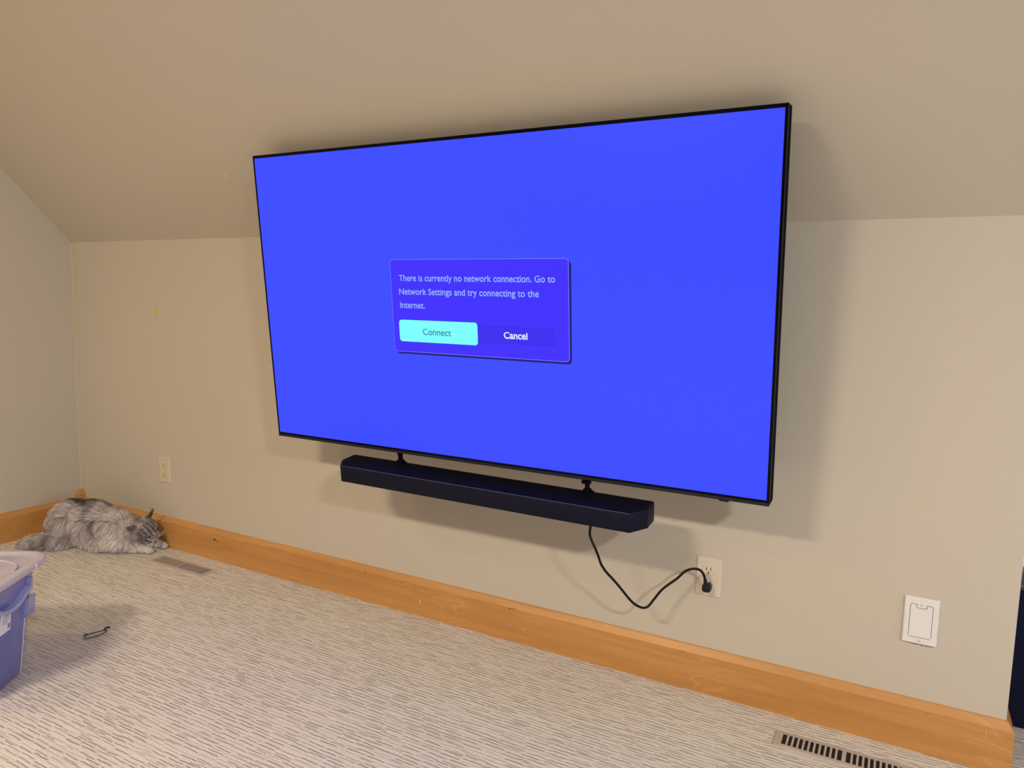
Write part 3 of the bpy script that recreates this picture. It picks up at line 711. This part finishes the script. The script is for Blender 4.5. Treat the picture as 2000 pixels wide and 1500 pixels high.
tc = np.array([.215, -.30, .03]); flow[tail] = np.stack([np.where(Pp[tail, 0] > .272, .25, -.85), np.full(tail.sum(), -.25), np.full(tail.sum(), -.40)], 1)
wx = np.stack([nz(Pp, 17, 11), nz(Pp, 17, 31), nz(Pp, 17, 57)], 1)*.8 + rng.normal(0, .10, (ns, 3))
flow = flow+wx*np.where(head | paw | ear, .25, 1.0)[:, None]
tan = flow-Nn*(flow*Nn).sum(1)[:, None]; tan /= np.linalg.norm(tan, axis=1)[:, None]+1e-9
lift = np.where(head | paw, .35, np.where(Pp[:, 2] < .07, .62, .42))[:, None]
d0 = tan+Nn*lift*1.6; d0 /= np.linalg.norm(d0, axis=1)[:, None]; d1 = tan*1.0+Nn*lift*.35+np.array([0, 0, -.18]); d1 /= np.linalg.norm(d1, axis=1)[:, None]
p0 = Pp-Nn*.001; p1 = p0+d0*ln[:, None]*.40; p2 = p1+d1*ln[:, None]*.32; p3 = p2+(d1+np.array([0, 0, -.25])*lift)*ln[:, None]*.28
for q, mn in ((p1, .0035), (p2, .0055), (p3, .0045)):
    lim = mn*np.clip(ln/.035, .25, 1.2); dn = ((q-p0)*Nn).sum(1); q += Nn*np.maximum(lim-dn, 0)[:, None]
for q in (p1, p2, p3):
    q[:, 2] = np.maximum(q[:, 2], .0015+rng.random(ns)*.003)
    q[:, 1] = np.minimum(q[:, 1], -.0185)
wd = np.where(head | paw | ear, .0007, .0011)*rng.uniform(.7, 1.3, ns)
side = np.cross(d0, Nn+rng.normal(0, .35, (ns, 3))); side /= np.linalg.norm(side, axis=1)[:, None]+1e-9
s_ = side*wd[:, None]
V = np.stack([p0-s_, p0+s_, p1-s_*.9, p1+s_*.9, p2-s_*.65, p2+s_*.65, p3], 1).reshape(-1, 3)
base = (np.arange(ns)*7)[:, None]
F4 = np.concatenate([base+np.array([[0, 1, 3, 2]]), base+np.array([[2, 3, 5, 4]])], 0); F3 = base+np.array([[4, 5, 6]])
lv = np.concatenate([F4.ravel(), F3.ravel()]); ls = np.concatenate([np.arange(len(F4))*4, len(F4)*4+np.arange(len(F3))*3])
fm = bpy.data.meshes.new('fur'); fm.vertices.add(len(V)); fm.vertices.foreach_set('co', (V-np.array(co_)).ravel())
fm.loops.add(len(lv)); fm.loops.foreach_set('vertex_index', lv.astype(np.int32)); fm.polygons.add(len(ls)); fm.polygons.foreach_set('loop_start', ls.astype(np.int32)); fm.update(calc_edges=True); fm.validate()
cl = coat(Pp, Nn); cl *= rng.uniform(.72, 1.28, ns)[:, None]
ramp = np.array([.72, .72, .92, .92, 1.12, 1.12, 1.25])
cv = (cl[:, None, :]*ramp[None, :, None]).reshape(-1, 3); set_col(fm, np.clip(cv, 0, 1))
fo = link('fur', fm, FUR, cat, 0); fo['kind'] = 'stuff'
# face
DK = plain('cat_eye_dark', (.02, .018, .012), .15); PK = plain('cat_nose', (.16, .08, .075), .5)
for s in (-1, 1):
    bm = bmesh.new(); E(bm, hp(.0395, s*.0175, .004), (.0055, .0085, .0042), HR @ Matrix.Rotation(math.radians(-14*s), 3, 'X'))
    for v in bm.verts: v.co -= co_
    obj('eye', bm, DK, cat, 60)
bm = bmesh.new(); E(bm, hp(.0640, 0, -.0095), (.0038, .0058, .0035), HR)
for v in bm.verts: v.co -= co_
obj('nose', bm, PK, cat, 60)
bm = bmesh.new(); tube_mesh(bm, [hp(.0640, -.010, -.023)-co_, hp(.0665, -.004, -.0195)-co_, hp(.0665, 0, -.016)-co_, hp(.0665, .004, -.0195)-co_, hp(.0640, .010, -.023)-co_], .0011, 6)
obj('mouth', bm, DK, cat)
bm = bmesh.new()
for s in (-1, 1):
    for k in range(5):
        a = hp(.054, s*.010, -.012-.002*k); tube_mesh(bm, [a-co_, a-co_+HE*s*.022+HU*(.004-.004*k)+HF*.004, a-co_+HE*s*.045+HU*(-.002-.007*k)-HF*.002], [.0004, .0003, .0001], 4)
obj('whiskers', bm, plain('whisker_white', (.8, .78, .75), .4), cat)
